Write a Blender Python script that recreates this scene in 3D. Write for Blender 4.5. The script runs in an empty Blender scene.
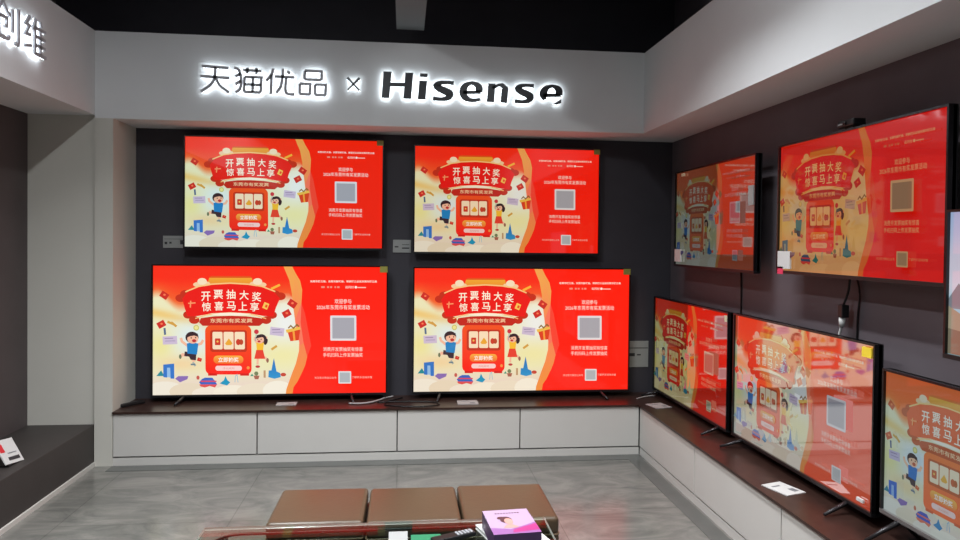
import bpy, bmesh, math, random
from mathutils import Vector, Matrix
random.seed(7)
S = bpy.context.scene
COL = S.collection
PI = math.pi

# ------------------------------------------------------------------ camera
F_PX, YAW, PITCH, ROLL, CY = 703.66, 0.1078, -0.0161, 0.0109, 252.23
cd = bpy.data.cameras.new('camera'); cam = bpy.data.objects.new('camera', cd); COL.objects.link(cam)
cd.sensor_fit = 'HORIZONTAL'; cd.sensor_width = 36.0; cd.lens = F_PX / 960 * 36
cd.shift_y = (CY - 270) / 960; cd.clip_start = 0.02
_c, _s = math.cos(YAW), math.sin(YAW)
_r = Vector((_c, -_s, 0)); _f = Vector((_s, _c, 0)); _z = Vector((0, 0, 1))
_F = math.cos(PITCH) * _f + math.sin(PITCH) * _z
_U = -math.sin(PITCH) * _f + math.cos(PITCH) * _z
_R = math.cos(ROLL) * _r + math.sin(ROLL) * _U
_V = -math.sin(ROLL) * _r + math.cos(ROLL) * _U
M = Matrix((_R, _V, -_F)).transposed().to_4x4(); M.translation = Vector((0.1018, -4.9723, 1.55))
cam.matrix_world = M
S.camera = cam

# ------------------------------------------------------------------ world, exposure, lights
w = bpy.data.worlds.new('world'); S.world = w; w.use_nodes = True
w.node_tree.nodes['Background'].inputs[0].default_value = (0.05, 0.055, 0.065, 1)
w.node_tree.nodes['Background'].inputs[1].default_value = 0.3
S.view_settings.view_transform = 'Standard'; S.view_settings.look = 'None'
S.view_settings.exposure = 0.0; S.view_settings.gamma = 1.0; S.view_settings.use_curve_mapping = False
try:
    S.cycles.max_bounces = 8; S.cycles.transparent_max_bounces = 16
    S.cycles.sample_clamp_indirect = 6.0
except Exception: pass

def area(name, loc, size, power, col=(0.93, 0.97, 1.0), rot=(0, 0, 0), spread=PI):
    l = bpy.data.lights.new(name, 'AREA'); l.shape = 'RECTANGLE'; l.size, l.size_y = size
    l.energy = power; l.color = col; l.spread = spread
    o = bpy.data.objects.new(name, l); COL.objects.link(o); o.location = loc; o.rotation_euler = rot
    return o
# (x, y, power) of unseen strip luminaires added under the dark ceiling in front of and behind the viewpoint
# spread: the two downlights nearest the back bay are added to brighten floor and cabinets, narrowed to spare the fascia
LUMS = [(0.75, -1.9, 40, 1.9), (-0.85, -1.9, 42, 1.9), (1.0, -3.1, 19, PI), (-0.8, -3.4, 66, PI), (0.9, -5.6, 24, 2.4), (-0.8, -5.6, 24, 2.4), (0.1, -7.8, 12, PI)]
LUM_Z = 3.42
for (x, y, pw, spr) in LUMS:
    area('unseen_luminaire_light', (x, y, LUM_Z - 0.012), (0.10, 1.15), pw, spread=spr)

# ------------------------------------------------------------------ helpers
def s2l(c):
    return tuple((v / 12.92 if v <= 0.04045 else ((v + 0.055) / 1.055) ** 2.4) for v in c)
def rgb(r, g, b): return s2l((r / 255, g / 255, b / 255))

def mat(name, col, rough=0.5, metal=0.0, spec=0.5, noise=0, nscale=8, bump=0, emit=None, estr=0, coat=0, stretch=None):
    m = bpy.data.materials.new(name); m.use_nodes = True; nt = m.node_tree; b = nt.nodes['Principled BSDF']
    b.inputs['Base Color'].default_value = (*col, 1); b.inputs['Roughness'].default_value = rough
    b.inputs['Metallic'].default_value = metal; b.inputs['Specular IOR Level'].default_value = spec
    b.inputs['Coat Weight'].default_value = coat
    if emit: b.inputs['Emission Color'].default_value = (*emit, 1); b.inputs['Emission Strength'].default_value = estr
    if noise or bump:
        tc = nt.nodes.new('ShaderNodeTexCoord'); n = nt.nodes.new('ShaderNodeTexNoise')
        n.inputs['Scale'].default_value = nscale; n.inputs['Detail'].default_value = 6
        mp = nt.nodes.new('ShaderNodeMapping'); nt.links.new(tc.outputs['Object'], mp.inputs[0])
        if stretch: mp.inputs['Scale'].default_value = stretch
        nt.links.new(mp.outputs[0], n.inputs['Vector'])
        if noise:
            r = nt.nodes.new('ShaderNodeValToRGB')
            r.color_ramp.elements[0].color = (*[max(0, v * (1 - noise)) for v in col], 1); r.color_ramp.elements[0].position = 0.3
            r.color_ramp.elements[1].color = (*[min(1, v * (1 + noise)) for v in col], 1); r.color_ramp.elements[1].position = 0.7
            nt.links.new(n.outputs['Fac'], r.inputs[0]); nt.links.new(r.outputs[0], b.inputs['Base Color'])
        if bump:
            bp = nt.nodes.new('ShaderNodeBump'); bp.inputs['Strength'].default_value = bump; bp.inputs['Distance'].default_value = 0.004
            nt.links.new(n.outputs['Fac'], bp.inputs['Height']); nt.links.new(bp.outputs[0], b.inputs['Normal'])
    return m

def obj(name, bm, m, parent=None, loc=None, smooth=False):
    me = bpy.data.meshes.new(name)
    fresh = isinstance(bm, bmesh.types.BMesh)
    if fresh:
        bm.normal_update(); bm.to_mesh(me); bm.free()
    else: me = bm
    if m is not None:
        if not fresh: me.materials.clear()
        for mm in (m if isinstance(m, (list, tuple)) else [m]): me.materials.append(mm)
    if smooth:
        for p in me.polygons: p.use_smooth = True
    o = bpy.data.objects.new(name, me); COL.objects.link(o)
    if parent: o.parent = parent
    if loc is not None: o.location = loc
    return o

def tag(o, label, cat, group=None, kind=None):
    o['label'] = label; o['category'] = cat
    if group: o['group'] = group
    if kind: o['kind'] = kind
    return o
def thing(name, label, cat, loc=(0, 0, 0), rz=0, group=None):
    o = bpy.data.objects.new(name, None); COL.objects.link(o); o.empty_display_size = 0.05
    o.location = loc; o.rotation_euler = (0, 0, rz)
    return tag(o, label, cat, group)
def structure(o): o['kind'] = 'structure'; return o

def box(x0, x1, y0, y1, z0, z1, bev=0, seg=2, bm=None, mi=0):
    b = bmesh.new()
    bmesh.ops.create_cube(b, size=1)
    for v in b.verts:
        v.co = Vector(((x0 + x1) / 2 + v.co.x * (x1 - x0), (y0 + y1) / 2 + v.co.y * (y1 - y0), (z0 + z1) / 2 + v.co.z * (z1 - z0)))
    if bev: bmesh.ops.bevel(b, geom=b.edges[:], offset=bev, segments=seg, affect='EDGES', profile=0.6)
    for f in b.faces: f.material_index = mi
    if bm is None: return b
    return merge(bm, b)
def merge(bm, b):
    me = bpy.data.meshes.new('tmp'); b.to_mesh(me); b.free(); bm.from_mesh(me); bpy.data.meshes.remove(me); return bm

def prism(pts, y0, y1, bm=None, mi=0):
    """outline in (x, z), extruded from y0 to y1"""
    bm = bm or bmesh.new()
    a = [bm.verts.new((p[0], y0, p[1])) for p in pts]; b = [bm.verts.new((p[0], y1, p[1])) for p in pts]
    fs = [bm.faces.new(a), bm.faces.new(b[::-1])]
    n = len(pts)
    for i in range(n):
        j = (i + 1) % n
        fs.append(bm.faces.new((a[i], b[i], b[j], a[j])))
    for f in fs: f.material_index = mi
    bmesh.ops.recalc_face_normals(bm, faces=fs)
    return bm

def tube(pts, r, n=8, bm=None, mi=0):
    bm = bm or bmesh.new(); pts = [Vector(p) for p in pts]; rings = []
    up = Vector((0, 0, 1))
    for i, p in enumerate(pts):
        t = (pts[min(i + 1, len(pts) - 1)] - pts[max(i - 1, 0)]).normalized()
        a = t.cross(up)
        if a.length < 1e-3: a = t.cross(Vector((1, 0, 0)))
        a.normalize(); b = t.cross(a); rr = r[i] if isinstance(r, (list, tuple)) else r
        rings.append([bm.verts.new(p + rr * (math.cos(2 * PI * k / n) * a + math.sin(2 * PI * k / n) * b)) for k in range(n)])
    fs = []
    for i in range(len(rings) - 1):
        for k in range(n):
            fs.append(bm.faces.new((rings[i][k], rings[i][(k + 1) % n], rings[i + 1][(k + 1) % n], rings[i + 1][k])))
    fs.append(bm.faces.new(rings[0][::-1])); fs.append(bm.faces.new(rings[-1]))
    for f in fs: f.material_index = mi; f.smooth = True
    bmesh.ops.recalc_face_normals(bm, faces=fs)
    return bm

def spline(pts, n=8):
    """Catmull-Rom through pts"""
    out = []; P = [Vector(p) for p in pts]
    for i in range(len(P) - 1):
        p0, p1, p2, p3 = P[max(i - 1, 0)], P[i], P[i + 1], P[min(i + 2, len(P) - 1)]
        for k in range(n):
            t = k / n
            out.append(0.5 * ((2 * p1) + (p2 - p0) * t + (2 * p0 - 5 * p1 + 4 * p2 - p3) * t * t + (3 * p1 - p0 - 3 * p2 + p3) * t ** 3))
    out.append(P[-1]); return out

def ribbon(pts, width):
    """polyline -> outline polygon; width a number or one per point"""
    P = [Vector((p[0], p[1])) for p in pts]; n = len(P); L = []; R = []
    for i in range(n):
        if i == 0: d = (P[1] - P[0]).normalized(); nn = Vector((-d.y, d.x)); k = 1
        elif i == n - 1: d = (P[-1] - P[-2]).normalized(); nn = Vector((-d.y, d.x)); k = 1
        else:
            d1 = (P[i] - P[i - 1]).normalized(); d2 = (P[i + 1] - P[i]).normalized()
            n1 = Vector((-d1.y, d1.x)); n2 = Vector((-d2.y, d2.x)); nn = n1 + n2
            nn = nn.normalized() if nn.length > 1e-6 else n1
            k = 1 / max(0.4, nn.dot(n1))
        ww = (width[i] if isinstance(width, (list, tuple)) else width) / 2
        L.append(P[i] + nn * ww * k); R.append(P[i] - nn * ww * k)
    return L, R

_text_cache = {}
def text_polys(s, bold=0.0):
    """flat triangulated/polygonal text in em units, origin at its centre"""
    key = (s, bold)
    if key in _text_cache: return _text_cache[key]
    c = bpy.data.curves.new('t', 'FONT'); c.body = s; c.resolution_u = 2; c.offset = bold; c.align_x = 'CENTER'
    o = bpy.data.objects.new('t', c); COL.objects.link(o)
    dg = bpy.context.evaluated_depsgraph_get(); dg.update()
    me = bpy.data.meshes.new_from_object(o.evaluated_get(dg))
    vs = [(v.co.x, v.co.y) for v in me.vertices]; fs = [tuple(p.vertices) for p in me.polygons]
    bpy.data.objects.remove(o); bpy.data.curves.remove(c); bpy.data.meshes.remove(me)
    x0 = min(v[0] for v in vs); x1 = max(v[0] for v in vs); y0 = min(v[1] for v in vs); y1 = max(v[1] for v in vs)
    vs = [(x - (x0 + x1) / 2, y - (y0 + y1) / 2) for x, y in vs]
    _text_cache[key] = (vs, fs, x1 - x0, y1 - y0)
    return _text_cache[key]

# ------------------------------------------------------------------ materials
M_white = mat('white_plaster', rgb(222, 223, 224), 0.75, noise=0.02, nscale=3, spec=0.2)
M_column = mat('pale_column_paint', rgb(204, 201, 192), 0.7, noise=0.02, nscale=3, spec=0.2)
M_dark = mat('dark_wall_panel', rgb(62, 60, 66), 0.6, noise=0.06, nscale=5, spec=0.3)
M_darkR = mat('dark_plum_wall_panel', rgb(100, 92, 97), 0.6, noise=0.06, nscale=5, spec=0.3)
M_darkL = mat('dark_brown_wall_panel', rgb(88, 80, 80), 0.6, noise=0.06, nscale=5, spec=0.3)
M_ceil = mat('black_ceiling_paint', rgb(4, 10, 26), 0.9, noise=0.1, nscale=4, spec=0.0)
M_cab = mat('cabinet_white', rgb(206, 203, 198), 0.45, noise=0.015, nscale=4, spec=0.4)
M_plinth = mat('charcoal_plinth_laminate', rgb(60, 55, 53), 0.55, noise=0.06, nscale=6, spec=0.35)
M_black = mat('black_plastic', rgb(22, 22, 24), 0.4, spec=0.4)
M_blackgloss = mat('black_glossy_plastic', rgb(16, 16, 18), 0.2, spec=0.5)
M_rear = mat('black_rear_housing', rgb(20, 20, 22), 0.6, spec=0.3)
M_silver = mat('silver_metal', rgb(150, 150, 150), 0.35, metal=0.7)
M_foot = mat('dark_grey_metal', rgb(58, 56, 58), 0.35, metal=0.6)
M_paper = mat('white_paper', rgb(208, 208, 206), 0.6, spec=0.3)
M_grey = mat('grey_print', rgb(120, 122, 126), 0.6)
M_ink = mat('dark_ink', rgb(45, 45, 50), 0.6)
M_pink = mat('pink_print', rgb(225, 60, 95), 0.6)
M_red = mat('red_print', rgb(205, 40, 50), 0.6)
M_pale = mat('pale_grey_card', rgb(168, 165, 164), 0.6, spec=0.3)
M_tag = mat('grey_price_tag', rgb(150, 152, 150), 0.5)
M_gold = mat('gold_green_sticker', rgb(150, 145, 70), 0.4)
M_yellow = mat('yellow_sticker', rgb(245, 215, 60), 0.5)
M_cream = mat('cream_sticker', rgb(230, 225, 190), 0.5)
M_trim = mat('pale_stone_trim', rgb(200, 196, 190), 0.5)
M_seam = mat('dark_gap', rgb(40, 38, 36), 0.8)

def wood_mat():
    m = mat('dark_walnut_worktop', rgb(54, 36, 31), 0.34, spec=0.4, noise=0.28, nscale=7, stretch=(3, 3, 3)); return m
M_wood = wood_mat()

def floor_mat():
    m = bpy.data.materials.new('grey_marble_tile'); m.use_nodes = True; nt = m.node_tree; b = nt.nodes['Principled BSDF']
    tc = nt.nodes.new('ShaderNodeTexCoord')
    n1 = nt.nodes.new('ShaderNodeTexNoise'); n1.inputs['Scale'].default_value = 2.2; n1.inputs['Detail'].default_value = 9; n1.inputs['Distortion'].default_value = 1.6
    n1.inputs['Roughness'].default_value = 0.65
    mp = nt.nodes.new('ShaderNodeMapping'); mp.inputs['Rotation'].default_value = (0, 0, 0.6); mp.inputs['Scale'].default_value = (1, 2.0, 1)
    nt.links.new(tc.outputs['Object'], mp.inputs[0]); nt.links.new(mp.outputs[0], n1.inputs['Vector'])
    r = nt.nodes.new('ShaderNodeValToRGB'); e = r.color_ramp.elements
    e[0].position = 0.30; e[0].color = (*rgb(94, 95, 91), 1); e[1].position = 0.72; e[1].color = (*rgb(138, 135, 129), 1)
    k = e.new(0.5); k.color = (*rgb(116, 115, 110), 1)
    nt.links.new(n1.outputs['Fac'], r.inputs[0])
    br = nt.nodes.new('ShaderNodeTexBrick'); br.offset = 0.0; br.inputs['Scale'].default_value = 1.0
    br.inputs['Brick Width'].default_value = 0.9; br.inputs['Row Height'].default_value = 0.9; br.inputs['Mortar Size'].default_value = 0.003
    br.inputs['Color1'].default_value = (1, 1, 1, 1); br.inputs['Color2'].default_value = (0.95, 0.95, 0.95, 1); br.inputs['Mortar'].default_value = (0.72, 0.72, 0.72, 1)
    mp2 = nt.nodes.new('ShaderNodeMapping'); mp2.inputs['Location'].default_value = (-0.07, 0.12, 0)
    nt.links.new(tc.outputs['Object'], mp2.inputs[0]); nt.links.new(mp2.outputs[0], br.inputs['Vector'])
    mx = nt.nodes.new('ShaderNodeMix'); mx.data_type = 'RGBA'; mx.blend_type = 'MULTIPLY'; mx.inputs[0].default_value = 1
    nt.links.new(r.outputs[0], mx.inputs[6]); nt.links.new(br.outputs['Color'], mx.inputs[7])
    nt.links.new(mx.outputs[2], b.inputs['Base Color'])
    b.inputs['Roughness'].default_value = 0.2; b.inputs['Specular IOR Level'].default_value = 0.5
    return m
M_floor = floor_mat()
M_border = mat('dark_floor_border_tile', rgb(92, 93, 90), 0.22, noise=0.12, nscale=4)
M_leather = mat('brown_leather', rgb(80, 63, 46), 0.38, spec=0.5, noise=0.05, nscale=60, bump=0.15)
M_piping = mat('brown_leather_piping', rgb(110, 92, 72), 0.35, spec=0.6)

def glass_mat():
    m = bpy.data.materials.new('clear_table_glass'); m.use_nodes = True; nt = m.node_tree
    for n in list(nt.nodes): nt.nodes.remove(n)
    out = nt.nodes.new('ShaderNodeOutputMaterial'); mix = nt.nodes.new('ShaderNodeMixShader')
    t = nt.nodes.new('ShaderNodeBsdfTransparent'); t.inputs[0].default_value = (0.80, 0.88, 0.83, 1)
    g = nt.nodes.new('ShaderNodeBsdfGlossy'); g.inputs['Roughness'].default_value = 0.02
    fr = nt.nodes.new('ShaderNodeFresnel'); fr.inputs['IOR'].default_value = 1.52
    ge = nt.nodes.new('ShaderNodeNewGeometry'); mr = nt.nodes.new('ShaderNodeMapRange')
    mr.inputs['To Min'].default_value = 1.5; mr.inputs['To Max'].default_value = 1 / 1.5     # same reflectance from both faces of the pane
    nt.links.new(ge.outputs['Backfacing'], mr.inputs['Value']); nt.links.new(mr.outputs[0], fr.inputs['IOR'])
    nt.links.new(fr.outputs[0], mix.inputs[0]); nt.links.new(t.outputs[0], mix.inputs[1]); nt.links.new(g.outputs[0], mix.inputs[2])
    nt.links.new(mix.outputs[0], out.inputs[0]); return m
M_glass = glass_mat()
M_glassedge = mat('lit_glass_edge', rgb(222, 214, 210), 0.15, spec=0.8)  # pale opaque colour paints in the light that the glass edge catches
M_letter = mat('dark_sign_face', rgb(52, 54, 60), 0.35, spec=0.5)
M_letterg = mat('grey_metal_sign_face', rgb(185, 185, 192), 0.5, spec=0.5)
M_glow = mat('white_backlight', (0, 0, 0), 0.9, emit=(0.86, 0.95, 1.0), estr=8)

# ------------------------------------------------------------------ the setting
XL, XL2, XR, XW = -1.962, -1.845, 1.826, 2.205
ZT, ZB, ZBL, D, ZC = 2.926, 2.345, 2.366, 0.406, 0.367
YN, XFL, HC = -9.0, -2.40, 3.6
structure(obj('floor', box(XFL - .1, XW + .1, YN, D + .1, -0.1, 0.0), M_floor))
structure(obj('ceiling', box(XFL - .1, XW + .1, YN, D + .1, HC, HC + .1), M_ceil))
structure(obj('wall_back', box(XFL - .1, XW + .1, D, D + .1, 0, HC), M_dark))
structure(obj('wall_right', box(XW, XW + .1, YN, D, 0, HC), M_darkR))
structure(obj('wall_left', box(XFL - .1, XFL, YN, D, 0, HC), M_darkL))
structure(obj('wall_rear', box(XFL - .1, XW + .1, YN - .1, YN, 0, HC), M_dark))
structure(obj('trim_1', box(XL, XW, 0, D, ZB, ZT), M_white))                 # fascia over the back bay
structure(obj('trim_2', box(XR, XW, YN, 0, ZB, ZT), M_white))                # fascia over the right wall
structure(obj('trim_3', box(XFL, XL, YN, D, ZBL, ZT), M_white))              # fascia over the left bay
structure(obj('trim_4', box(XL, XL2, 0, D, 0, ZB), M_column))                # corner column
structure(obj('trim_5', box(XFL, XL, 0.03, D, 0, ZBL), M_column))            # pier that closes the left bay
structure(obj('trim_6', box(0.037, 0.228, -3.4, 0.0, 3.02, HC), mat('grey_duct_paint', rgb(112, 116, 118), 0.8)))   # boxed duct under the ceiling
structure(obj('trim_7', box(XL2, XR, -0.115, -0.01, 0.0, 0.0025), M_border))   # darker border tiles along the cabinets
structure(obj('trim_8', box(XR - .115, XR - .01, YN + 3, -0.115, 0.0, 0.0025), M_border))

# ------------------------------------------------------------------ low cabinets and worktop
def cabinet(label, back, a, b):
    t = thing('low_cabinet', label, 'cabinet', group='white low cabinets under the screens')
    g = 0.004
    if back:
        t.location = ((a + b) / 2, D / 2, 0); h = (b - a) / 2
        obj('body', box(-h, h, -D / 2 + .024, D / 2, 0.052, ZC - .0155), M_seam, t)
        obj('door', box(-h + g, h - g, -D / 2 + .002, -D / 2 + .022, 0.062, ZC - .0175, .002), M_cab, t)
        obj('plinth', box(-h, h, -D / 2 + .006, D / 2, 0, 0.052), M_cab, t)
    else:
        wx = XW - XR
        t.location = (XR + wx / 2, (a + b) / 2, 0); h = (b - a) / 2
        obj('body', box(-wx / 2 + .024, wx / 2, -h, h, 0.052, ZC - .0155), M_seam, t)
        obj('door', box(-wx / 2 + .002, -wx / 2 + .022, -h + g, h - g, 0.062, ZC - .0175, .002), M_cab, t)
        obj('plinth', box(-wx / 2 + .006, wx / 2, -h, h, 0, 0.052), M_cab, t)
    return t
cabinet('white low cabinet against the back wall, touching the pale corner column', True, XL2, -0.895)
cabinet('white low cabinet against the back wall, under the right half of the lower left screen', True, -0.895, 0.066)
cabinet('white low cabinet against the back wall, under the left half of the lower right screen', True, 0.066, 0.943)
cabinet('white low cabinet against the back wall, ending at the inner corner', True, 0.943, XR)
cabinet('white low cabinet along the right wall, nearest the inner corner', False, -0.975, 0)
cabinet('white low cabinet along the right wall, second from the inner corner', False, -1.943, -0.975)
cabinet('white low cabinet along the right wall, third from the inner corner, cut by the frame', False, -2.911, -1.943)
bm = bmesh.new()
L_ = [(XL2, -0.012), (XR - .012, -0.012), (XR - .012, -2.911), (XW, -2.911), (XW, D), (XL2, D)]
lo = [bm.verts.new((x, y, ZC - .014)) for x, y in L_]; hi = [bm.verts.new((x, y, ZC)) for x, y in L_]
bm.faces.new(hi); bm.faces.new(lo[::-1])
for i in range(6): bm.faces.new((lo[i], lo[(i + 1) % 6], hi[(i + 1) % 6], hi[i]))
bmesh.ops.recalc_face_normals(bm, faces=bm.faces[:])
tag(obj('worktop', bm, M_wood), 'dark brown wooden L-shaped worktop over the white low cabinets', 'worktop')

# ------------------------------------------------------------------ dark bench of the left bay
t = thing('display_bench', 'dark charcoal low display bench in the left bay by the column', 'bench', (XL - .21, -2.0, 0))
obj('bench_body', box(-0.228, 0.206, -1.6, 2.028, 0.028, 0.28, .004), M_plinth, t)
obj('base_strip', box(-0.228, 0.216, -1.6, 2.028, 0, 0.028), M_trim, t).__setitem__('label', 'pale floor strip')

# ------------------------------------------------------------------ poster shown on the screens
def T(x, y):
    """coordinates read off the lower left screen -> picture units (u right, v down, both 0..1)"""
    f = (x - 12) / 900.0; yt = 24 + 3 * f; yb = 521 - 11 * f
    v = (y - yt) / (yb - yt); xl = 15 - 7 * v; xr = 914 - 6 * v
    return ((x - xl) / (xr - xl) - 0.006, v)

class Pic:
    def __init__(s): s.v = []; s.f = []; s.c = []; s.layer = 0
    def add(s, vs, fs, cols):
        """vs in (u, v down); cols one colour per face or per vertex"""
        o = len(s.v); y = -0.00012 * s.layer
        s.v += [(p[0], y, (1 - p[1]) * 0.5625) for p in vs]
        pv = isinstance(cols, list)
        for f in fs:
            s.f.append(tuple(o + i for i in f))
            s.c += [cols[i] if pv else cols for i in f]
    def poly(s, pts, col):
        s.layer += 1; a = min(p[1] for p in pts); b = max(p[1] for p in pts)
        if callable(col): cs = [rgb(*col(p)) for p in pts]
        elif isinstance(col[0], tuple): cs = [rgb(*lerp(col[0], col[1], (p[1] - a) / (b - a))) for p in pts]   # two-colour graphic blend
        else: cs = [rgb(*col)] * len(pts)
        q = [(*T(*p), c) for p, c in zip(pts, cs)]
        for ax in (0, 1):                       # keep the drawing inside the display area
            for lim, sg in ((0.0, 1), (1.0, -1)):
                out = []
                for i in range(len(q)):
                    A, B = q[i - 1], q[i]; da, db = sg * (A[ax] - lim), sg * (B[ax] - lim)
                    if (da >= 0) != (db >= 0):
                        t = da / (da - db); out.append((A[0] + (B[0] - A[0]) * t, A[1] + (B[1] - A[1]) * t, lerp(A[2], B[2], t)))
                    if db >= 0: out.append(B)
                q = out
        if len(q) > 2: s.add([(p[0], p[1]) for p in q], [tuple(range(len(q)))], [p[2] for p in q])
    def line(s, pts, w_, col):
        L, R = ribbon(pts, w_); n = len(L); s.layer += 1
        s.add([T(*p) for p in L] + [T(*p) for p in R], [(i, i + 1, n + i + 1, n + i) for i in range(n - 1)], rgb(*col))
    def ell(s, cx, cy, rx, ry, col, n=18, rot=0):
        c, d = math.cos(rot), math.sin(rot)
        s.poly([(cx + rx * math.cos(a) * c - ry * math.sin(a) * d, cy + rx * math.cos(a) * d + ry * math.sin(a) * c) for a in [2 * PI * i / n for i in range(n)]], col)
    def rect(s, cx, cy, w_, h, col, rot=0):
        c, d = math.cos(rot), math.sin(rot)
        s.poly([(cx + x * c - y * d, cy + x * d + y * c) for x, y in [(-w_/2, -h/2), (w_/2, -h/2), (w_/2, h/2), (-w_/2, h/2)]], col)
    def rrect(s, x0, y0, x1, y1, r, col):
        pts = []
        for (cx, cy, a0) in [(x1 - r, y0 + r, -90), (x1 - r, y1 - r, 0), (x0 + r, y1 - r, 90), (x0 + r, y0 + r, 180)]:
            for k in range(6): a = math.radians(a0 + 18 * k); pts.append((cx + r * math.cos(a), cy + r * math.sin(a)))
        s.poly(pts, col)
    def text(s, st, cx, cy, h=None, w_=None, col=(255, 255, 255), bold=0.0, rot=0):
        vs, fs, tw, th = text_polys(st, bold); s.layer += 1
        ky = h / th if h else None; kx = w_ / tw if w_ else ky
        if ky is None: ky = kx
        c, d = math.cos(rot), math.sin(rot)
        q = []
        for x, y in vs:
            x, y = x * kx, -y * ky
            q.append(T(cx + x * c - y * d, cy + x * d + y * c))
        s.add(q, fs, rgb(*col))
    def mesh(s, name):
        me = bpy.data.meshes.new(name); me.from_pydata(s.v, [], s.f); me.update()
        ca = me.color_attributes.new('Col', 'FLOAT_COLOR', 'CORNER')
        flat = []
        k = 0
        for p in me.polygons: k += p.loop_total
        for c in s.c: flat += [c[0], c[1], c[2], 1.0]
        ca.data.foreach_set('color', flat)
        # every picture face looks out of the screen (local -Y)
        bm = bmesh.new(); bm.from_mesh(me); bm.normal_update()
        bmesh.ops.reverse_faces(bm, faces=[f for f in bm.faces if f.normal.y > 0]); bm.to_mesh(me); bm.free()
        return me

def lerp(a, b, t): t = max(0, min(1, t)); return tuple(a[i] + (b[i] - a[i]) * t for i in range(3))
def gauss(u, v, u0, v0, su, sv): return math.exp(-((u - u0) / su) ** 2 - ((v - v0) / sv) ** 2)

def build_poster():
    P = Pic()
    # printed background of the left half: red at the head over orange to cream, sweeping light bands
    nx, ny = 64, 44; vs = []; cs = []
    for j in range(ny + 1):
        v = j / ny
        for i in range(nx + 1):
            u = i / nx * 0.68
            e = 0.30 - 0.10 * gauss(u, 0, 0.02, 0, 0.06, 1) + 0.03 * gauss(u, 0, 0.1, 0, 0.06, 1) - 0.05 * gauss(u, 0, .56, 0, .06, 1)
            c = (250, 45, 18)
            c = lerp(c, (243, 108, 48), (v - 0.10) / (e - 0.10))
            c = lerp(c, (236, 232, 190), (v - e + .03) / 0.07)
            if v > e - .03:
                c = lerp(c, (240, 190, 95), 0.75 * gauss(v - 0.42 * u - 0.36, 0, 0, 0, 0.035, 1) * (u < .25))
                c = lerp(c, (222, 236, 240), 0.95 * gauss(u, v, 0.165, 0.56, 0.095, 0.15))
                c = lerp(c, (238, 240, 236), 1.0 * gauss(u, v, 0.56, 0.44, 0.085, 0.17))
                c = lerp(c, (240, 232, 165), 0.8 * gauss(u, v, 0.55, 0.70, 0.10, 0.09))
                c = lerp(c, (238, 228, 140), 0.7 * gauss(u, v, 0.03, 0.62, 0.05, 0.10))
                c = lerp(c, (244, 205, 150), 0.7 * gauss(u, v, 0.12, 0.76, 0.10, 0.06))
                c = lerp(c, (235, 216, 198), (v - 0.80) / 0.12)
            vs.append((u, v)); cs.append(rgb(*c))
    P.add(vs, [(j * (nx + 1) + i, j * (nx + 1) + i + 1, (j + 1) * (nx + 1) + i + 1, (j + 1) * (nx + 1) + i) for j in range(ny) for i in range(nx)], cs)
    # cloud bank at the foot
    for (x, y, rx, ry, c) in [(60, 500, 70, 32, (240, 232, 215)), (150, 508, 75, 34, (232, 216, 190)), (230, 515, 70, 26, (240, 228, 210)),
                              (320, 512, 80, 30, (244, 234, 214)), (410, 508, 80, 34, (236, 222, 198)), (490, 505, 60, 40, (244, 236, 218))]:
        P.ell(x, y, rx, ry, c)
    # red right half behind a torn paper edge
    edgeR = [(545, 20), (560, 50), (578, 80), (586, 115), (583, 160), (579, 210), (584, 270), (594, 320), (604, 372), (596, 405), (585, 430), (566, 468), (550, 490), (545, 522)]
    edgeL = [(512, 20), (522, 45), (536, 78), (546, 130), (552, 190), (560, 255), (574, 300), (572, 350), (560, 398), (545, 435), (532, 470), (522, 498), (519, 522)]
    def torn(p):
        k = gauss(p[1], 0, 285, 0, 110, 1); return lerp((243, 165, 80), (250, 128, 88), k) if p[1] < 330 else lerp((243, 146, 62), (250, 128, 88), k)
    P.poly(edgeL + edgeR[::-1], torn)
    P.poly(edgeR + [(930, 530), (930, 15)], (255, 30, 3))
    P.poly([(582, 165), (596, 205), (620, 330), (604, 372), (590, 318), (579, 262), (577, 210)], (250, 70, 50))
    P.poly([(560, 225), (583, 165), (579, 240), (590, 318), (576, 330), (566, 280)], (250, 120, 92))
    # pavilion roof and the big arched board
    P.poly([(236, 63), (386, 63), (392, 70), (230, 70)], (225, 85, 25))
    P.poly([(230, 70), (392, 70), (398, 98), (222, 98)], ((240, 168, 50), (236, 140, 45)))
    for cx, sg in ((203, 1), (414, -1)):
        for dx, dy, rx, ry in ((-18, 10, 16, 9), (14, 8, 17, 10), (0, -2, 18, 13)):
            P.ell(cx + sg * dx, 86 + dy, rx, ry, (244, 205, 160) if dy > 0 else (246, 224, 190))
    for cx, cy in ((140, 132), (150, 212), (172, 232), (480, 132), (468, 212), (446, 232), (122, 148), (502, 140)):
        P.ell(cx, cy, 20, 15, (198, 48, 22))
    board = [(128, 150), (150, 122), (190, 106), (240, 97), (310, 93), (380, 97), (430, 105), (474, 120), (500, 148), (484, 184), (474, 218), (436, 216), (380, 206), (310, 202), (240, 206), (184, 217), (146, 218), (136, 184)]
    P.poly(board, (236, 26, 16))
    P.line([(140, 124), (190, 103), (240, 94), (310, 90), (380, 94), (430, 102), (482, 122)], 5, (248, 200, 130))
    P.line([(176, 226), (215, 213), (260, 207), (310, 205), (360, 207), (405, 213), (446, 226)], 4, (250, 190, 120))
    P.poly([(235, 210), (270, 205), (310, 204), (350, 205), (390, 210), (350, 214), (270, 214)], (252, 240, 220))
    P.line([(466, 112), (500, 96)], 9, (250, 180, 60))
    for ch, x, y, r in [('开', 217, 141, .10), ('票', 264, 134, .03), ('抽', 312, 133, 0), ('大', 362, 136, -.03), ('奖', 410, 142, -.10)]:
        P.text(ch, x, y, 36, 35, (252, 248, 225), 0.012, -r * .3)
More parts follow.
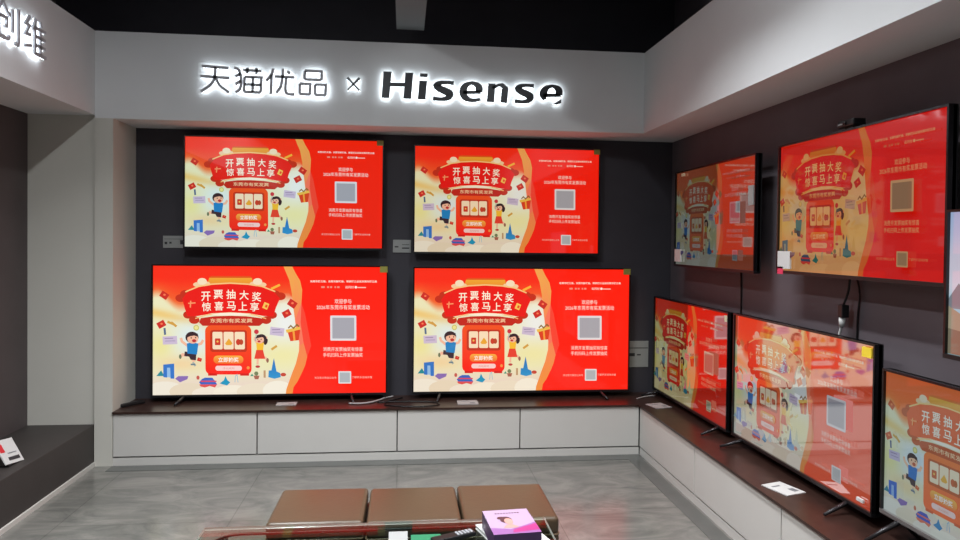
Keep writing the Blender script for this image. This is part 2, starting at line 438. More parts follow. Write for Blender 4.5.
    for ch, x, y, r in [('惊', 219, 181, 0), ('喜', 266, 178, 0), ('马', 313, 177, 0), ('上', 357, 178, 0), ('享', 402, 181, 0)]:
        P.text(ch, x, y, 34, 34, (252, 248, 225), 0.012)
    P.rect(445, 177, 20, 24, (250, 200, 90), .4); P.rect(447, 178, 9, 11, (236, 80, 30), .4)
    P.line([(150, 168), (178, 166)], 5, (250, 150, 100)); P.line([(160, 158), (158, 184)], 5, (250, 150, 100))
    # lower band of the board
    P.poly([(198, 224), (250, 217), (310, 215), (370, 217), (426, 224), (438, 240), (420, 254), (204, 254), (190, 240)], (196, 40, 24))
    P.text('东莞市有奖发票', 313, 234, 17, 160, (248, 205, 160), 0.012)
    # machine body
    P.rrect(213, 252, 389, 441, 22, ((243, 84, 30), (252, 34, 18)))
    P.rect(240, 441, 34, 9, (215, 30, 18)); P.rect(362, 441, 34, 9, (215, 30, 18))
    P.rrect(232, 270, 372, 354, 10, (196, 52, 24))
    for x0, x1 in ((241, 279), (283, 321), (325, 364)): P.rrect(x0, 277, x1, 344, 5, (248, 224, 190))
    P.rrect(250, 302, 271, 328, 3, (206, 58, 38)); P.ell(260, 314, 4, 4, (245, 190, 90))
    P.poly([(288, 322), (296, 312), (303, 302), (311, 312), (317, 322), (310, 328), (294, 328)], (238, 168, 50))
    P.ell(339, 316, 9, 12, (206, 58, 38)); P.ell(350, 316, 8, 11, (190, 70, 40))
    P.rrect(244, 368, 358, 399, 15, ((250, 178, 70), (246, 110, 40)))
    P.text('立即抽奖', 301, 384, 19, 78, (255, 245, 235), 0.02)
    P.rrect(251, 407, 352, 426, 9, (250, 210, 205)); P.text('活动规则', 301, 417, 8, 44, (225, 130, 120))
    P.ell(376, 415, 6, 6, (250, 150, 70))
    # boy
    sk, hr = (244, 186, 156), (58, 36, 40)
    P.line([(146, 330), (126, 314), (122, 300)], 10, sk); P.line([(185, 326), (198, 322), (206, 308)], 10, sk)
    P.line([(144, 368), (128, 364), (121, 372)], 11, sk); P.ell(119, 372, 5, 9, (110, 120, 90))
    P.line([(165, 372), (170, 392)], 10, sk); P.line([(166, 394), (176, 408)], 8, (170, 180, 170)); P.line([(158, 402), (176, 402)], 6, (110, 130, 140))
    P.poly([(136, 352), (180, 358), (178, 386), (158, 384), (152, 372), (134, 370)], (60, 42, 50))
    P.poly([(144, 322), (162, 316), (188, 322), (182, 364), (146, 360)], (36, 130, 196))
    P.ell(164, 298, 25, 22, hr); P.ell(167, 304, 21, 18, sk); P.poly([(142, 300), (146, 284), (164, 277), (186, 284), (188, 296), (172, 291), (156, 294)], hr)
    P.ell(172, 311, 8, 6, (190, 50, 50)); P.ell(161, 300, 2.2, 3, (40, 30, 30)); P.ell(178, 299, 2.2, 3, (40, 30, 30))
    # girl
    P.line([(412, 322), (402, 306), (404, 296)], 8, sk); P.line([(438, 318), (446, 304), (447, 294)], 8, sk)
    P.line([(405, 312), (408, 284)], 3, (150, 160, 170)); P.ell(409, 276, 9, 9, (205, 54, 66))
    P.line([(414, 374), (412, 402)], 8, sk); P.line([(428, 370), (444, 376), (449, 388)], 8, sk)
    P.ell(413, 410, 9, 5, (190, 60, 60)); P.ell(451, 386, 5, 9, (150, 100, 80))
    P.poly([(408, 318), (438, 316), (434, 350), (410, 350)], (248, 190, 50))
    P.poly([(408, 346), (434, 346), (442, 380), (400, 380)], (232, 66, 46))
    P.ell(428, 302, 20, 17, hr); P.ell(445, 314, 7, 13, hr, rot=.3); P.ell(423, 307, 15, 14, sk); P.poly([(406, 302), (412, 288), (430, 286), (444, 298), (428, 297)], hr)
    P.ell(419, 313, 6, 4, (190, 50, 50)); P.ell(414, 305, 1.8, 2.5, (40, 30, 30)); P.ell(427, 305, 1.8, 2.5, (40, 30, 30))
    # envelopes, coins, notes, parcel
    for x, y, a, k in ((62, 137, .6, 1.0), (50, 248, -.5, 1), (548, 168, .6, 1.1), (526, 206, -.5, 1.05), (192, 383, .3, .55)):
        P.rect(x, y, 30 * k, 24 * k, (206, 44, 34), a); P.ell(x + 1, y - 2, 5 * k, 4 * k, (246, 120, 80))
    for x, y, a in ((85, 243, .4), (97, 248, .7), (477, 337, -.6)): P.rect(x, y, 26, 9, (214, 160, 70), a)
    P.ell(181, 261, 11, 11, (205, 200, 110)); P.ell(181, 261, 7, 7, (238, 228, 150))
    P.line([(62, 262), (64, 288)], 8, (90, 110, 140))
    for x, y, a in ((82, 309, -.05), (489, 275, .12)):
        P.rect(x, y, 54, 31, (205, 188, 212), a)
        P.line([(x - 20, y - 7), (x + 12, y - 8)], 3, (150, 130, 165)); P.line([(x - 18, y + 3), (x + 20, y + 2)], 3, (165, 150, 180))
    P.poly([(528, 272), (578, 268), (572, 308), (540, 312)], (222, 66, 30)); P.line([(552, 270), (556, 310)], 8, (248, 160, 60))
    P.poly([(522, 268), (576, 256), (580, 266), (526, 280)], (240, 190, 80)); P.line([(532, 262), (542, 252), (552, 262), (566, 248), (574, 256)], 5, (140, 100, 40))
    # skyline
    P.poly([(30, 446), (48, 424), (60, 446)], (40, 140, 150))
    P.poly([(56, 402), (97, 398), (97, 456), (83, 456), (82, 414), (70, 414), (70, 452), (56, 450)], (56, 118, 200)); P.poly([(70, 414), (82, 414), (83, 452), (70, 450)], (150, 190, 230))
    P.poly([(100, 456), (112, 446), (150, 446), (146, 458), (118, 470)], (140, 110, 180))
    P.poly([(190, 470), (200, 458), (212, 452), (240, 452), (250, 464), (258, 478), (196, 478)], (60, 100, 190)); P.rect(226, 466, 60, 5, (225, 70, 90))
    P.poly([(190, 478), (258, 478), (250, 490), (230, 484), (212, 490), (196, 486)], (225, 80, 80)); P.ell(186, 452, 6, 8, (200, 90, 80))
    P.poly([(268, 474), (284, 462), (290, 446), (298, 462), (308, 470), (296, 482), (280, 478)], (30, 150, 190))
    P.line([(326, 470), (328, 446), (334, 440), (338, 470)], 2.5, (150, 190, 210))
    P.ell(408, 436, 8, 8, (120, 130, 90)); P.poly([(398, 444), (420, 444), (416, 458), (402, 458)], (170, 100, 80)); P.poly([(384, 446), (392, 436), (398, 446)], (70, 150, 120))
    P.line([(440, 424), (440, 452)], 8, (190, 150, 110))
    P.poly([(454, 450), (456, 424), (466, 424), (476, 376), (486, 428), (500, 434), (502, 450), (478, 456)], ((40, 110, 190), (50, 150, 205)))
    P.ell(512, 440, 11, 7, (200, 70, 50))
    # writing on the red half
    P.text('东莞市税务局、东莞市财政局、国家税务总局东莞市税务局', 749, 82, 9, 262, (255, 214, 200), 0.03)
    for x, wd in ((668, 14), (688, 8), (700, 8), (716, 6), (728, 10)): P.rect(x, 104, wd, 7, (240, 140, 120))
    P.text('云闪付', 772, 104, 10, 34, (255, 220, 205), 0.02); P.ell(797, 104, 5, 5, (255, 230, 220)); P.rect(820, 105, 34, 4, (255, 190, 175))
    P.text('欢迎参与', 746, 158, 18, 66, (255, 222, 210), 0.008)
    P.text('2026年东莞市有奖发票活动', 747, 181, 18, 208, (255, 226, 214), 0.004)
    P.rrect(696, 213, 798, 309, 4, (226, 222, 224)); P.rrect(704, 221, 790, 301, 3, (168, 166, 174))
    P.text('消费开发票抽奖有惊喜', 745, 342, 16, 156, (255, 222, 208), 0.004)
    P.text('手机扫码上传发票抽奖', 745, 364, 16, 156, (255, 222, 208), 0.004)
    P.rrect(727, 427, 777, 474, 3, (222, 222, 222)); P.rrect(732, 432, 772, 469, 2, (176, 180, 184))
    P.text('关注官方微信公众号', 676, 452, 9, 86, (255, 176, 160), 0.01)
    P.text('了解更多活动详情', 820, 450, 9, 80, (255, 176, 160), 0.01)
    return P.mesh('poster_picture')
POSTER = build_poster()

def build_landscape():
    P = Pic(); nx, ny = 40, 30; vs = []; cs = []
    for j in range(ny + 1):
        v = j / ny
        for i in range(nx + 1):
            u = i / nx
            c = lerp((150, 170, 205), (196, 200, 214), v / 0.5)
            c = lerp(c, (214, 190, 200), 0.7 * gauss(u, v, 0.1 + .2 * v, 0.35, .2, .12))
            c = lerp(c, (140, 190, 205), (v - .55) / .08)
            vs.append((u, v)); cs.append(rgb(*c))
    P.add(vs, [(j * (nx + 1) + i, j * (nx + 1) + i + 1, (j + 1) * (nx + 1) + i + 1, (j + 1) * (nx + 1) + i) for j in range(ny) for i in range(nx)], cs)
    for pts, c in (([(12, 360), (12, 330), (60, 270), (130, 330), (260, 290), (420, 350), (600, 260), (906, 330), (906, 360)], (116, 124, 132)),
                   ([(10, 520), (12, 350), (80, 380), (220, 365), (400, 395), (906, 350), (906, 510)], (150, 142, 120)),
                   ([(10, 520), (12, 430), (120, 440), (400, 470), (906, 440), (906, 510)], (112, 106, 88))):
        P.poly(pts, c)
    return P.mesh('landscape_picture')
LANDSCAPE = build_landscape()

def screen_mat(name, tint, k=0.0, ior=2.1, power=1.0):
    """lit display panel under smooth glass; tint and k bake in its off-axis dimming and colour shift"""
    m = bpy.data.materials.new(name); m.use_nodes = True; nt = m.node_tree; b = nt.nodes['Principled BSDF']
    at = nt.nodes.new('ShaderNodeAttribute'); at.attribute_name = 'Col'
    sp = nt.nodes.new('ShaderNodeSeparateColor'); cb = nt.nodes.new('ShaderNodeCombineColor')
    nt.links.new(at.outputs['Color'], sp.inputs[0])
    for i in range(3):
        mu = nt.nodes.new('ShaderNodeMath'); mu.operation = 'MULTIPLY'; mu.inputs[1].default_value = tint[i]
        nt.links.new(sp.outputs[i], mu.inputs[0])
        last = mu
        if i > 0 and k:
            kk = k if i == 1 else k * 0.3
            ma = nt.nodes.new('ShaderNodeMath'); ma.operation = 'MULTIPLY_ADD'; ma.inputs[1].default_value = kk
            nt.links.new(sp.outputs[0], ma.inputs[0]); nt.links.new(mu.outputs[0], ma.inputs[2]); last = ma
        nt.links.new(last.outputs[0], cb.inputs[i])
    nt.links.new(cb.outputs[0], b.inputs['Emission Color']); b.inputs['Emission Strength'].default_value = power
    b.inputs['Base Color'].default_value = (0.012, 0.012, 0.014, 1); b.inputs['Roughness'].default_value = 0.04
    b.inputs['IOR'].default_value = ior
    return m

def television(label, x, y, z, w_, h, rz, m, feet=None, mount=True, picture=None, stickers=(), chin=M_black):
    """origin: lower left corner of the lit picture, local +X right, local -Y out of the screen"""
    base = ZC if feet else z
    t = thing('television', label, 'television', (x, y, base), rz, 'switched-on televisions')
    dz = z - base; b = 0.009
    sc = obj('screen', picture or POSTER, None, t, (0, 0, dz)); sc.scale = (w_, 1, h / 0.5625)
    if not sc.data.materials: sc.data.materials.append(None)
    sc.material_slots[0].link = 'OBJECT'; sc.material_slots[0].material = m
    fr = bmesh.new()
    for a in ((-b, w_ + b, h, h + b), (-b, 0, 0, h), (w_, w_ + b, 0, h)):
        box(a[0], a[1], -0.012, 0.022, dz + a[2], dz + a[3], bm=fr)
    obj('bezel', fr, M_blackgloss, t)
    obj('lower_trim', box(-b, w_ + b, -0.013, 0.022, dz - 0.016, dz, 0.001), chin, t)
    obj('back_panel', box(-b, w_ + b, 0.004, 0.030, dz - 0.014, dz + h + b, 0.004), M_rear, t)
    obj('rear_housing', box(w_ * .08, w_ * .92, 0.030, 0.078, dz + 0.03, dz + h * .62, 0.012), M_rear, t)
    if feet:
        for sgn, fx in ((-1, feet[0]), (1, feet[1])):
            fb = bmesh.new()
            for yy in (-0.13, 0.105):
                tube([(fx, 0.012, dz - 0.008), (fx + sgn * 0.015, yy * 0.5, (dz - .01) * .55), (fx + sgn * 0.03, yy, 0.0085)], [0.011, 0.010, 0.007], 8, fb)
            obj('foot', fb, M_foot, t)
    elif mount:
        mb = bmesh.new(); dep = mount
        box(w_ * .3, w_ * .7, dep - .012, dep, dz + h * .25, dz + h * .55, bm=mb)
        for q in (.38, .62): box(w_ * q - .02, w_ * q + .02, 0.078, dep - .011, dz + h * .2, dz + h * .6, bm=mb)
        obj('wall_mount', mb, M_rear, t)
    for (kind, u0, u1, v0, v1, mm) in stickers:
        s = obj(kind, box(u0 * w_, u1 * w_, -0.0155, -0.0135 if (u1 > 1 or v1 > 1 or v0 < 0) else -0.006, dz + v0 * h, dz + v1 * h), mm, t)
    return t
def card_lines(o, x0, x1, z0, z1, y, rows): pass

gs = ('sticker', 0.970, 1.004, 0.958, 1.006, M_gold)
TV = {}
m_ll = screen_mat('screen_vivid', (1.0, 1.0, 1.0), 0, 1.45); m_lr = screen_mat('screen_vivid_soft', (1.0, 0.96, 0.92), 0, 1.45)
m_ul = screen_mat('screen_cool', (0.80, 0.88, 0.90), .004, 1.6); m_ur = screen_mat('screen_warm', (0.80, 0.76, 0.70), 0, 1.5)
m_c = screen_mat('screen_dim', (0.26, 0.25, 0.16), .004, 4.0); m_m = screen_mat('screen_soft', (0.34, 0.34, 0.39), .03, 4.2)
m_r = screen_mat('screen_pale', (0.36, 0.36, 0.48), .075, 1.6); m_sl = screen_mat('screen_dark', (0.12, 0.115, 0.135), .02, 3.4)
m_um = screen_mat('screen_amber', (0.46, 0.25, 0.11), .0, 1.5); m_e = screen_mat('screen_scenic', (0.9, 0.9, 0.9))

television('large television standing on the worktop at the left of the back wall, beside the column', -1.679, 0.28, 0.418, 1.656, 0.930, 0, m_ll, (0.22, 1.40), stickers=[gs])
television('large television on the worktop at the right of the back wall, near the inner corner', 0.183, 0.28, 0.420, 1.642, 0.922, 0, m_lr, (0.20, 1.42), stickers=[gs])
television('television hung on the back wall under the four Chinese sign characters', -1.468, 0.30, 1.487, 1.407, 0.791, 0, m_ul, mount=.105, stickers=[gs])
television('television hung on the back wall under the bold Latin sign letters', 0.180, 0.32, 1.464, 1.405, 0.790, 0, m_ur, mount=.085, stickers=[gs])
R90 = -PI / 2
television('television standing on the right worktop tight in the inner corner', 2.06, 0.335, 0.423, 1.247, 0.701, R90, m_c, (0.10, 1.14), stickers=[('sticker', .975, 1.0, .93, .985, M_cream)])
television('television standing on the right worktop with a yellow corner sticker, between two others', 2.06, -1.0, 0.430, 1.243, 0.699, R90, m_m, (0.12, 1.08),
           stickers=[('sticker', .945, .995, .925, .985, M_yellow), ('badge', .93, .965, .035, .055, M_paper)])
television('smaller pale-toned television standing at the near end of the right worktop, cut by the frame', 2.06, -2.31, 0.475, 1.02, 0.565, R90, m_r, (0.10, 0.92), chin=M_silver)
television('dim television hung on the right wall next to the inner corner', 2.06, -0.062, 1.399, 1.155, 0.650, R90, m_sl, mount=.145,
           stickers=[('label_card', .01, .105, .03, .165, M_paper), ('sticker', .10, .14, .955, .985, M_cream), ('label_card', .945, .995, .57, .74, M_tag)])
um = television('bright red television hung on the right wall with a small camera on top', 2.06, -1.473, 1.415, 1.144, 0.640, R90, m_um, mount=.145,
           stickers=[('label_card', .008, .11, .015, .155, M_paper), ('pink_tab', .008, .055, -.03, .03, M_pink)])
television('television showing a hazy landscape, at the right edge of the photo', 2.04, -2.655, 1.165, 0.92, 0.505, R90, m_e, mount=.165, picture=LANDSCAPE)

# little camera on the bright red television
t = thing('webcam', 'small black webcam perched on top of the bright red wall television', 'webcam', (2.075, -2.03, 2.0645))
obj('camera_body', box(-0.03, 0.03, -0.06, 0.06, 0.010, 0.042, 0.008), M_black, t)
obj('clip', box(-0.012, 0.03, -0.03, 0.03, 0.0, 0.012, 0.003), M_black, t)
bm = tube([(-0.030, 0, 0.026), (-0.036, 0, 0.026)], 0.010, 14); obj('lens', bm, M_blackgloss, t)
obj('status_strip', box(-0.0315, -0.029, 0.018, 0.05, 0.022, 0.027), M_silver, t)

# ------------------------------------------------------------------ signs
def sign_letter(name, parent, polys, front, back, mface):
    """polys: list of (L, R) ribbons or outlines in the sign's own x, z"""
    bm = bmesh.new(); gl = bmesh.new()
    for pg in polys:
        if isinstance(pg, tuple):
            L, R = pg
            for i in range(len(L) - 1):
                q = [L[i], L[i + 1], R[i + 1], R[i]]
                prism([(p[0], p[1]) for p in q], front, back, bm); 
                v = [gl.verts.new((p[0], back + 0.004, p[1])) for p in q]; gl.faces.new(v)
        else:
            prism(pg, front, back, bm)
            v = [gl.verts.new((p[0], back + 0.004, p[1])) for p in pg]; gl.faces.new(v)
    o = obj(name, bm, mface, parent)
    gl.normal_update()
    for f in gl.faces:
        if f.normal.y < 0: f.normal_flip()
    obj('backlight', gl, M_glow, o)
    return o

# four Chinese characters, read off in their own pixel grid
def pf(x, z): return (0.1018 + (x - 0.1018) * 0.991, 1.55 + (z - 1.55) * 0.991)
def cn(px): return pf(-1.285 + (px[0] - 57) / 665 * 0.842, 2.7165 - (px[1] - 53 - (px[0] - 57) * 0.0265) / 149 * 0.1815)
t = thing('illuminated_sign', 'thin grey backlit four-character Chinese sign on the back fascia', 'sign', (0, 0, 0), group='backlit shop signs')
def box_char(a, b, c, d): return [(a, b), (c, b + 1), (c - 4, d), (a - 3, d - 2), (a, b)]
CH = [[[(65, 52), (205, 62)], [(57, 108), (210, 118)], spline([(135, 57), (133, 108), (112, 155), (60, 193)], 4), spline([(137, 118), (160, 160), (207, 198)], 4)],
      [spline([(234, 60), (255, 68), (267, 95), (270, 140), (264, 178), (242, 197)], 4), [(267, 92), (240, 108)], [(269, 132), (240, 152)],
       [(280, 73), (378, 77)], [(304, 58), (302, 92)], [(352, 60), (350, 94)], [(288, 110), (377, 113), (373, 190), (366, 197), (292, 194), (286, 186), (288, 110)], [(332, 112), (330, 195)], [(288, 152), (374, 155)]],
      [spline([(440, 62), (430, 95), (403, 132)], 4), [(430, 98), (428, 206)], [(446, 106), (552, 111)], spline([(491, 62), (488, 110), (478, 165), (455, 198)], 4),
       spline([(507, 112), (504, 180), (516, 203), (552, 207)], 4), [(512, 76), (528, 90)]],
      [[(607, 72), (697, 75), (697, 118), (688, 124), (612, 121), (605, 114), (607, 72)], [(581, 146), (637, 148), (635, 200), (630, 206), (586, 204), (580, 198), (581, 146)],
       [(662, 149), (720, 151), (718, 204), (712, 210), (668, 208), (662, 203), (662, 149)]]]
for ch in CH: sign_letter('character', t, [ribbon([cn(p) for p in st], 0.019) for st in ch], -0.042, -0.030, M_letterg)
t = thing('illuminated_sign', 'small backlit multiplication cross between the Chinese and Latin signs', 'sign', group='backlit shop signs')
sign_letter('cross', t, [ribbon([pf(-0.299, 2.674), pf(-0.215, 2.586)], [0.018, 0.010]), ribbon([pf(-0.215, 2.674), pf(-0.297, 2.588)], [0.018, 0.010])], -0.042, -0.030, M_letter)

def lt(px): return pf(-0.061 + (px[0] - 60) / 812 * 1.272, 2.7265 - (px[1] - 74 - (px[0] - 60) * 0.0245) / 124 * 0.186)
def E_(x0, x1, y0, y1, cut=False):
    W_, H_ = x1 - x0, y1 - y0
    q = lambda p: lt((x0 + p[0] * W_, y0 + p[1] * H_))
    ks = 1.15 * 1.272 / 812 * W_
    arc = [(.88, .52), (.86, .26), (.68, .09), (.48, .07), (.26, .22), (.17, .48), (.24, .76), (.48, .92), (.72, .93), (.93, .88)]
    wd = [.26, .27, .15, .13, .24, .30, .26, .16, .13, .12]
    if cut: arc, wd = arc[:7], wd[:6] + [.12]
    sp = spline([(a[0], a[1], w_) for a, w_ in zip(arc, wd)], 4)
    out = [ribbon([q((p[0], p[1])) for p in sp], [p[2] * ks for p in sp]), ribbon([q((.16, .54)), q((.95, .52))], 0.12 * ks * 1.05)]
    if cut: out.append([q(p) for p in ((.62, .98), (.98, .72), (.98, .93), (.80, 1.0))])
    return out
def S_(x0, x1, y0, y1):
    W_, H_ = x1 - x0, y1 - y0; q = lambda p: lt((x0 + p[0] * W_, y0 + p[1] * H_)); ks = 1.18 * 1.272 / 812 * W_
    pts = [(.96, .10, .15), (.65, .075, .13), (.38, .10, .17), (.20, .24, .26), (.34, .39, .26), (.60, .52, .28), (.79, .66, .28), (.72, .84, .22), (.45, .925, .14), (.04, .90, .15)]
    sp = spline(pts, 4); return [ribbon([q((p[0], p[1])) for p in sp], [p[2] * ks for p in sp])]
t = thing('illuminated_sign', 'bold dark backlit Latin lettering on the back fascia', 'sign', group='backlit shop signs')
k_ = 1.272 / 812
LET = [
    [[lt(p) for p in ((66, 75), (103, 76), (93, 198), (59, 197))], [lt(p) for p in ((163, 79), (199, 80), (190, 201), (155, 200))], [lt(p) for p in ((98, 126), (160, 127), (159, 145), (97, 144))]],
    [[lt(p) for p in ((229, 82), (263, 83), (261, 99), (227, 98))], [lt(p) for p in ((226, 116), (261, 117), (254, 203), (219, 202))]],
    S_(284, 384, 116, 208), E_(406, 508, 119, 211),
    [[lt(p) for p in ((537, 125), (570, 126), (564, 213), (531, 212))],
     ribbon([lt(p) for p in spline([(556, 150), (578, 135), (598, 133), (612, 146), (612, 172), (608, 215)], 4)], [v * k_ for v in [14] * 8 + [20] * 4 + [30] * 9])],
    S_(655, 750, 125, 217), E_(773, 876, 129, 222, True)]
for l in LET: sign_letter('letter', t, l, -0.045, -0.030, M_letter)

# sign on the left fascia: local x runs along +Y of the room
t = thing('illuminated_sign', 'backlit grey Chinese sign on the left fascia, cut by the frame', 'sign', (XL, 0, 0), PI / 2, 'backlit shop signs')
def cl(x0): return lambda p: (x0 - 0.074 + p[0] * 0.22, 2.548 + (1 - p[1]) * 0.195)
CH2 = [(-1.150, [spline([(.28, .0), (.2, .16), (.0, .36)], 3), spline([(.3, .02), (.42, .18), (.6, .32)], 3), [(.14, .42), (.48, .42), (.48, .62), (.36, .66)], spline([(.14, .42), (.14, .84), (.2, .94), (.52, .94), (.56, .84)], 3),
                  [(.70, .12), (.70, .72)], spline([(.96, .02), (.96, .88), (.92, .97), (.80, .97)], 3)]),
       (-0.873, [[(.22, .02), (.04, .26), (.20, .28), (.03, .54), (.26, .52)], [(.0, .88), (.30, .80)], [(.52, .0), (.36, .34)], [(.46, .22), (.46, .98)], [(.72, .0), (.76, .16)],
                  [(.46, .24), (.98, .24)], [(.46, .48), (.96, .48)], [(.46, .72), (.96, .72)], [(.46, .96), (1.0, .96)], [(.72, .24), (.72, .96)]])]
for x0, st in CH2:
    f_ = cl(x0)
    sign_letter('character', t, [ribbon([f_(p) for p in s_], 0.018) for s_ in st], -0.042, -0.030, M_letterg)

# ------------------------------------------------------------------ unseen ceiling luminaires, added for the room light
M_diff = mat('luminaire_diffuser', (0.8, 0.8, 0.8), 0.5, emit=(0.93, 0.97, 1), estr=2)
for i, (x, y, pw, spr) in enumerate(LUMS):
    t = thing('unseen_luminaire', 'unseen white linear luminaire added under the dark ceiling', 'ceiling light', (x, y, LUM_Z), 0, 'unseen linear ceiling luminaires')
    obj('housing', box(-0.06, 0.06, -0.6, 0.6, 0.012, 0.06, .004), M_white, t)
    obj('diffuser', box(-0.05, 0.05, -0.58, 0.58, 0, 0.012), M_diff, t)
    for hy in (-.5, .5): obj('hanger', tube([(0, hy, .06), (0, hy, HC - LUM_Z)], .006), M_silver, t)

# ------------------------------------------------------------------ price cards and tags
def wall_card(label, x0, x1, z0, z1, rows):
    t = thing('price_tag', label, 'price tag', ((x0 + x1) / 2, D, (z0 + z1) / 2), 0, 'grey tags on the back wall')
    w_, h = (x1 - x0) / 2, (z1 - z0) / 2
    obj('holder', box(-w_, w_, -0.008, 0, -h, h, .002), M_tag, t)
    bm = bmesh.new()
    for (a, b, c, d) in rows: box(-w_ + a * 2 * w_, -w_ + b * 2 * w_, -0.0092, -0.0078, -h + c * 2 * h, -h + d * 2 * h, bm=bm)
    obj('print', bm, M_ink, t)
wall_card('grey tag on the back wall at the lower left corner of the upper left television', -1.652, -1.500, 1.474, 1.563, [(.08, .2, .3, .5), (.3, .4, .35, .5), (.8, .95, .3, .65), (.06, .9, .72, .75)])
wall_card('grey tag on the back wall between the two upper televisions', 0.019, 0.156, 1.455, 1.552, [(.1, .3, .4, .5), (.5, .9, .6, .64), (.5, .9, .3, .4)])
wall_card('pale grey tag on the back wall between the lower right television and the inner corner', 1.845, 2.03, 0.568, 0.774, [(.08, .4, .42, .54), (.5, .66, .45, .5), (.02, .98, .72, .75)])

def flat_card(label, x, y, rz, wx, wy, z=ZC, rows=1, m=M_paper, name='price_card', cat='price card', group='cards lying on the worktop'):
    t = thing(name, label, cat, (x, y, z), rz, group)
    obj('card', box(-wx / 2, wx / 2, -wy / 2, wy / 2, 0, 0.004), m, t)
    bm = bmesh.new()
    box(wx * .1, wx * .36, -wy * .34, -wy * .08, 0.004, 0.0046, bm=bm)
    obj('print', bm, M_grey, t)
    obj('heading', box(-wx * .3, wx * .1, wy * .18, wy * .26, 0.004, 0.0046), M_grey, t)
flat_card('pale grey card lying on the back worktop under the lower left television', -0.722, 0.165, 0.05, 0.14, 0.09, m=M_pale)
flat_card('pale grey card lying on the back worktop under the lower right television', 0.575, 0.13, 0.0, 0.15, 0.12, m=M_pale)
flat_card('pale grey card lying on the worktop at the inner corner', 1.95, -0.055, 0.25, 0.13, 0.14, m=M_pale)
flat_card('white card lying on the right worktop before the yellow-stickered television', 1.935, -1.77, 0.3, 0.12, 0.16)

# white price card on a stand on the dark bench
t = thing('price_card', 'white price card with red mark standing on the dark bench', 'price card', (-2.034, -0.824, 0.2815))
ex = Vector((0, 1.0, 0)); ez = Vector((-0.53, 0.14, 0.83)).normalized(); en = ex.cross(ez).normalized(); ex = ez.cross(en)
cm = Matrix((ex, en, ez)).transposed().to_4x4()
sg = 1 if en.x > 0 else -1
def leaned(name, a, m):
    y0, y1 = sorted((a[2] * sg, a[3] * sg))
    b = box(a[0], a[1], y0, y1, a[4], a[5]); b.transform(Matrix.Translation((0, 0, 0.006)) @ cm); return obj(name, b, m, t)
leaned('card', (-0.08, 0.08, -0.006, 0.0, 0.004, 0.15), M_paper)
leaned('red_mark', (-0.072, -0.035, 0.0, 0.0012, 0.075, 0.125), M_red)
leaned('price_print', (-0.035, 0.06, 0.0, 0.0012, 0.022, 0.042), M_ink)
leaned('text_print', (-0.02, 0.055, 0.0, 0.0012, 0.062, 0.068), M_grey)
obj('stand', box(-0.09, -0.005, -0.06, 0.06, 0, 0.008, .002), M_black, t)

# ------------------------------------------------------------------ cables and small things on the worktop
def cable(label, pts, r, m, grp=None, n=8):
    return tag(obj('cable', tube(spline(pts, n), r, 7), m), label, 'cable', grp)
cable('thin black cable hanging down the right wall from the dim television', [(2.198, -0.775, 1.42), (2.199, -0.78, 1.25), (2.198, -0.785, 1.1), (2.199, -0.78, 0.9)], .005, M_black)
t = thing('power_lead', 'black lead with adapter and white plug hanging under the bright red television', 'cable', (2.15, -1.885, 1.24))
obj('black_wire', tube(spline([(0.0, -0.045, 0.2), (0.01, -0.02, 0.10), (0.0, 0, 0.03)], 8), .006), M_black, t)
obj('adapter', box(-0.018, 0.018, -0.018, 0.018, -0.03, 0.03, .005), M_black, t)
obj('plug', tube([(0, 0.006, -0.03), (0, 0.012, -0.075)], [.016, .012]), M_paper, t)
obj('white_wire', tube(spline([(0, 0.012, -0.075), (0.0, 0.03, -0.12), (0.0, 0.05, -0.21)], 6), .006), M_paper, t)
cable('thin black cable hanging beside the adapter lead on the right wall', [(2.19, -1.90, 1.44), (2.195, -1.935, 1.33), (2.198, -1.92, 1.2), (2.199, -1.91, 0.85)], .005, M_black)
cable('black cable loop lying on the back worktop between the two large televisions', [(0.10, 0.30, .373), (0.0, 0.18, .373), (-0.02, 0.08, .373), (0.1, 0.02, .373), (0.25, 0.01, .373), (0.36, 0.06, .373), (0.33, 0.14, .373), (0.15, 0.17, .373), (-0.08, 0.16, .373)], .005, M_black)
cable('pale grey cable bundle lying beside the lower left television', [(-0.28, 0.13, .3745), (-0.20, 0.12, .375), (-0.13, 0.15, .375), (-0.07, 0.22, .375), (-0.02, 0.30, .375), (0.03, 0.34, .375)], .006, M_pale)
cable('pale cable curving behind the lower right television to the inner corner', [(1.86, 0.16, .374), (1.95, 0.22, .374), (2.04, 0.26, .374)], .005, M_pale)
t = thing('remote_control', 'small black remote lying on the worktop against the column', 'remote control', (-1.79, 0.20, ZC), 0.9)
obj('case', box(-0.085, 0.085, -0.022, 0.022, 0, 0.02, .006), M_black, t)
obj('keypad', box(-0.06, 0.06, -0.013, 0.013, 0.02, 0.0215), M_foot, t)

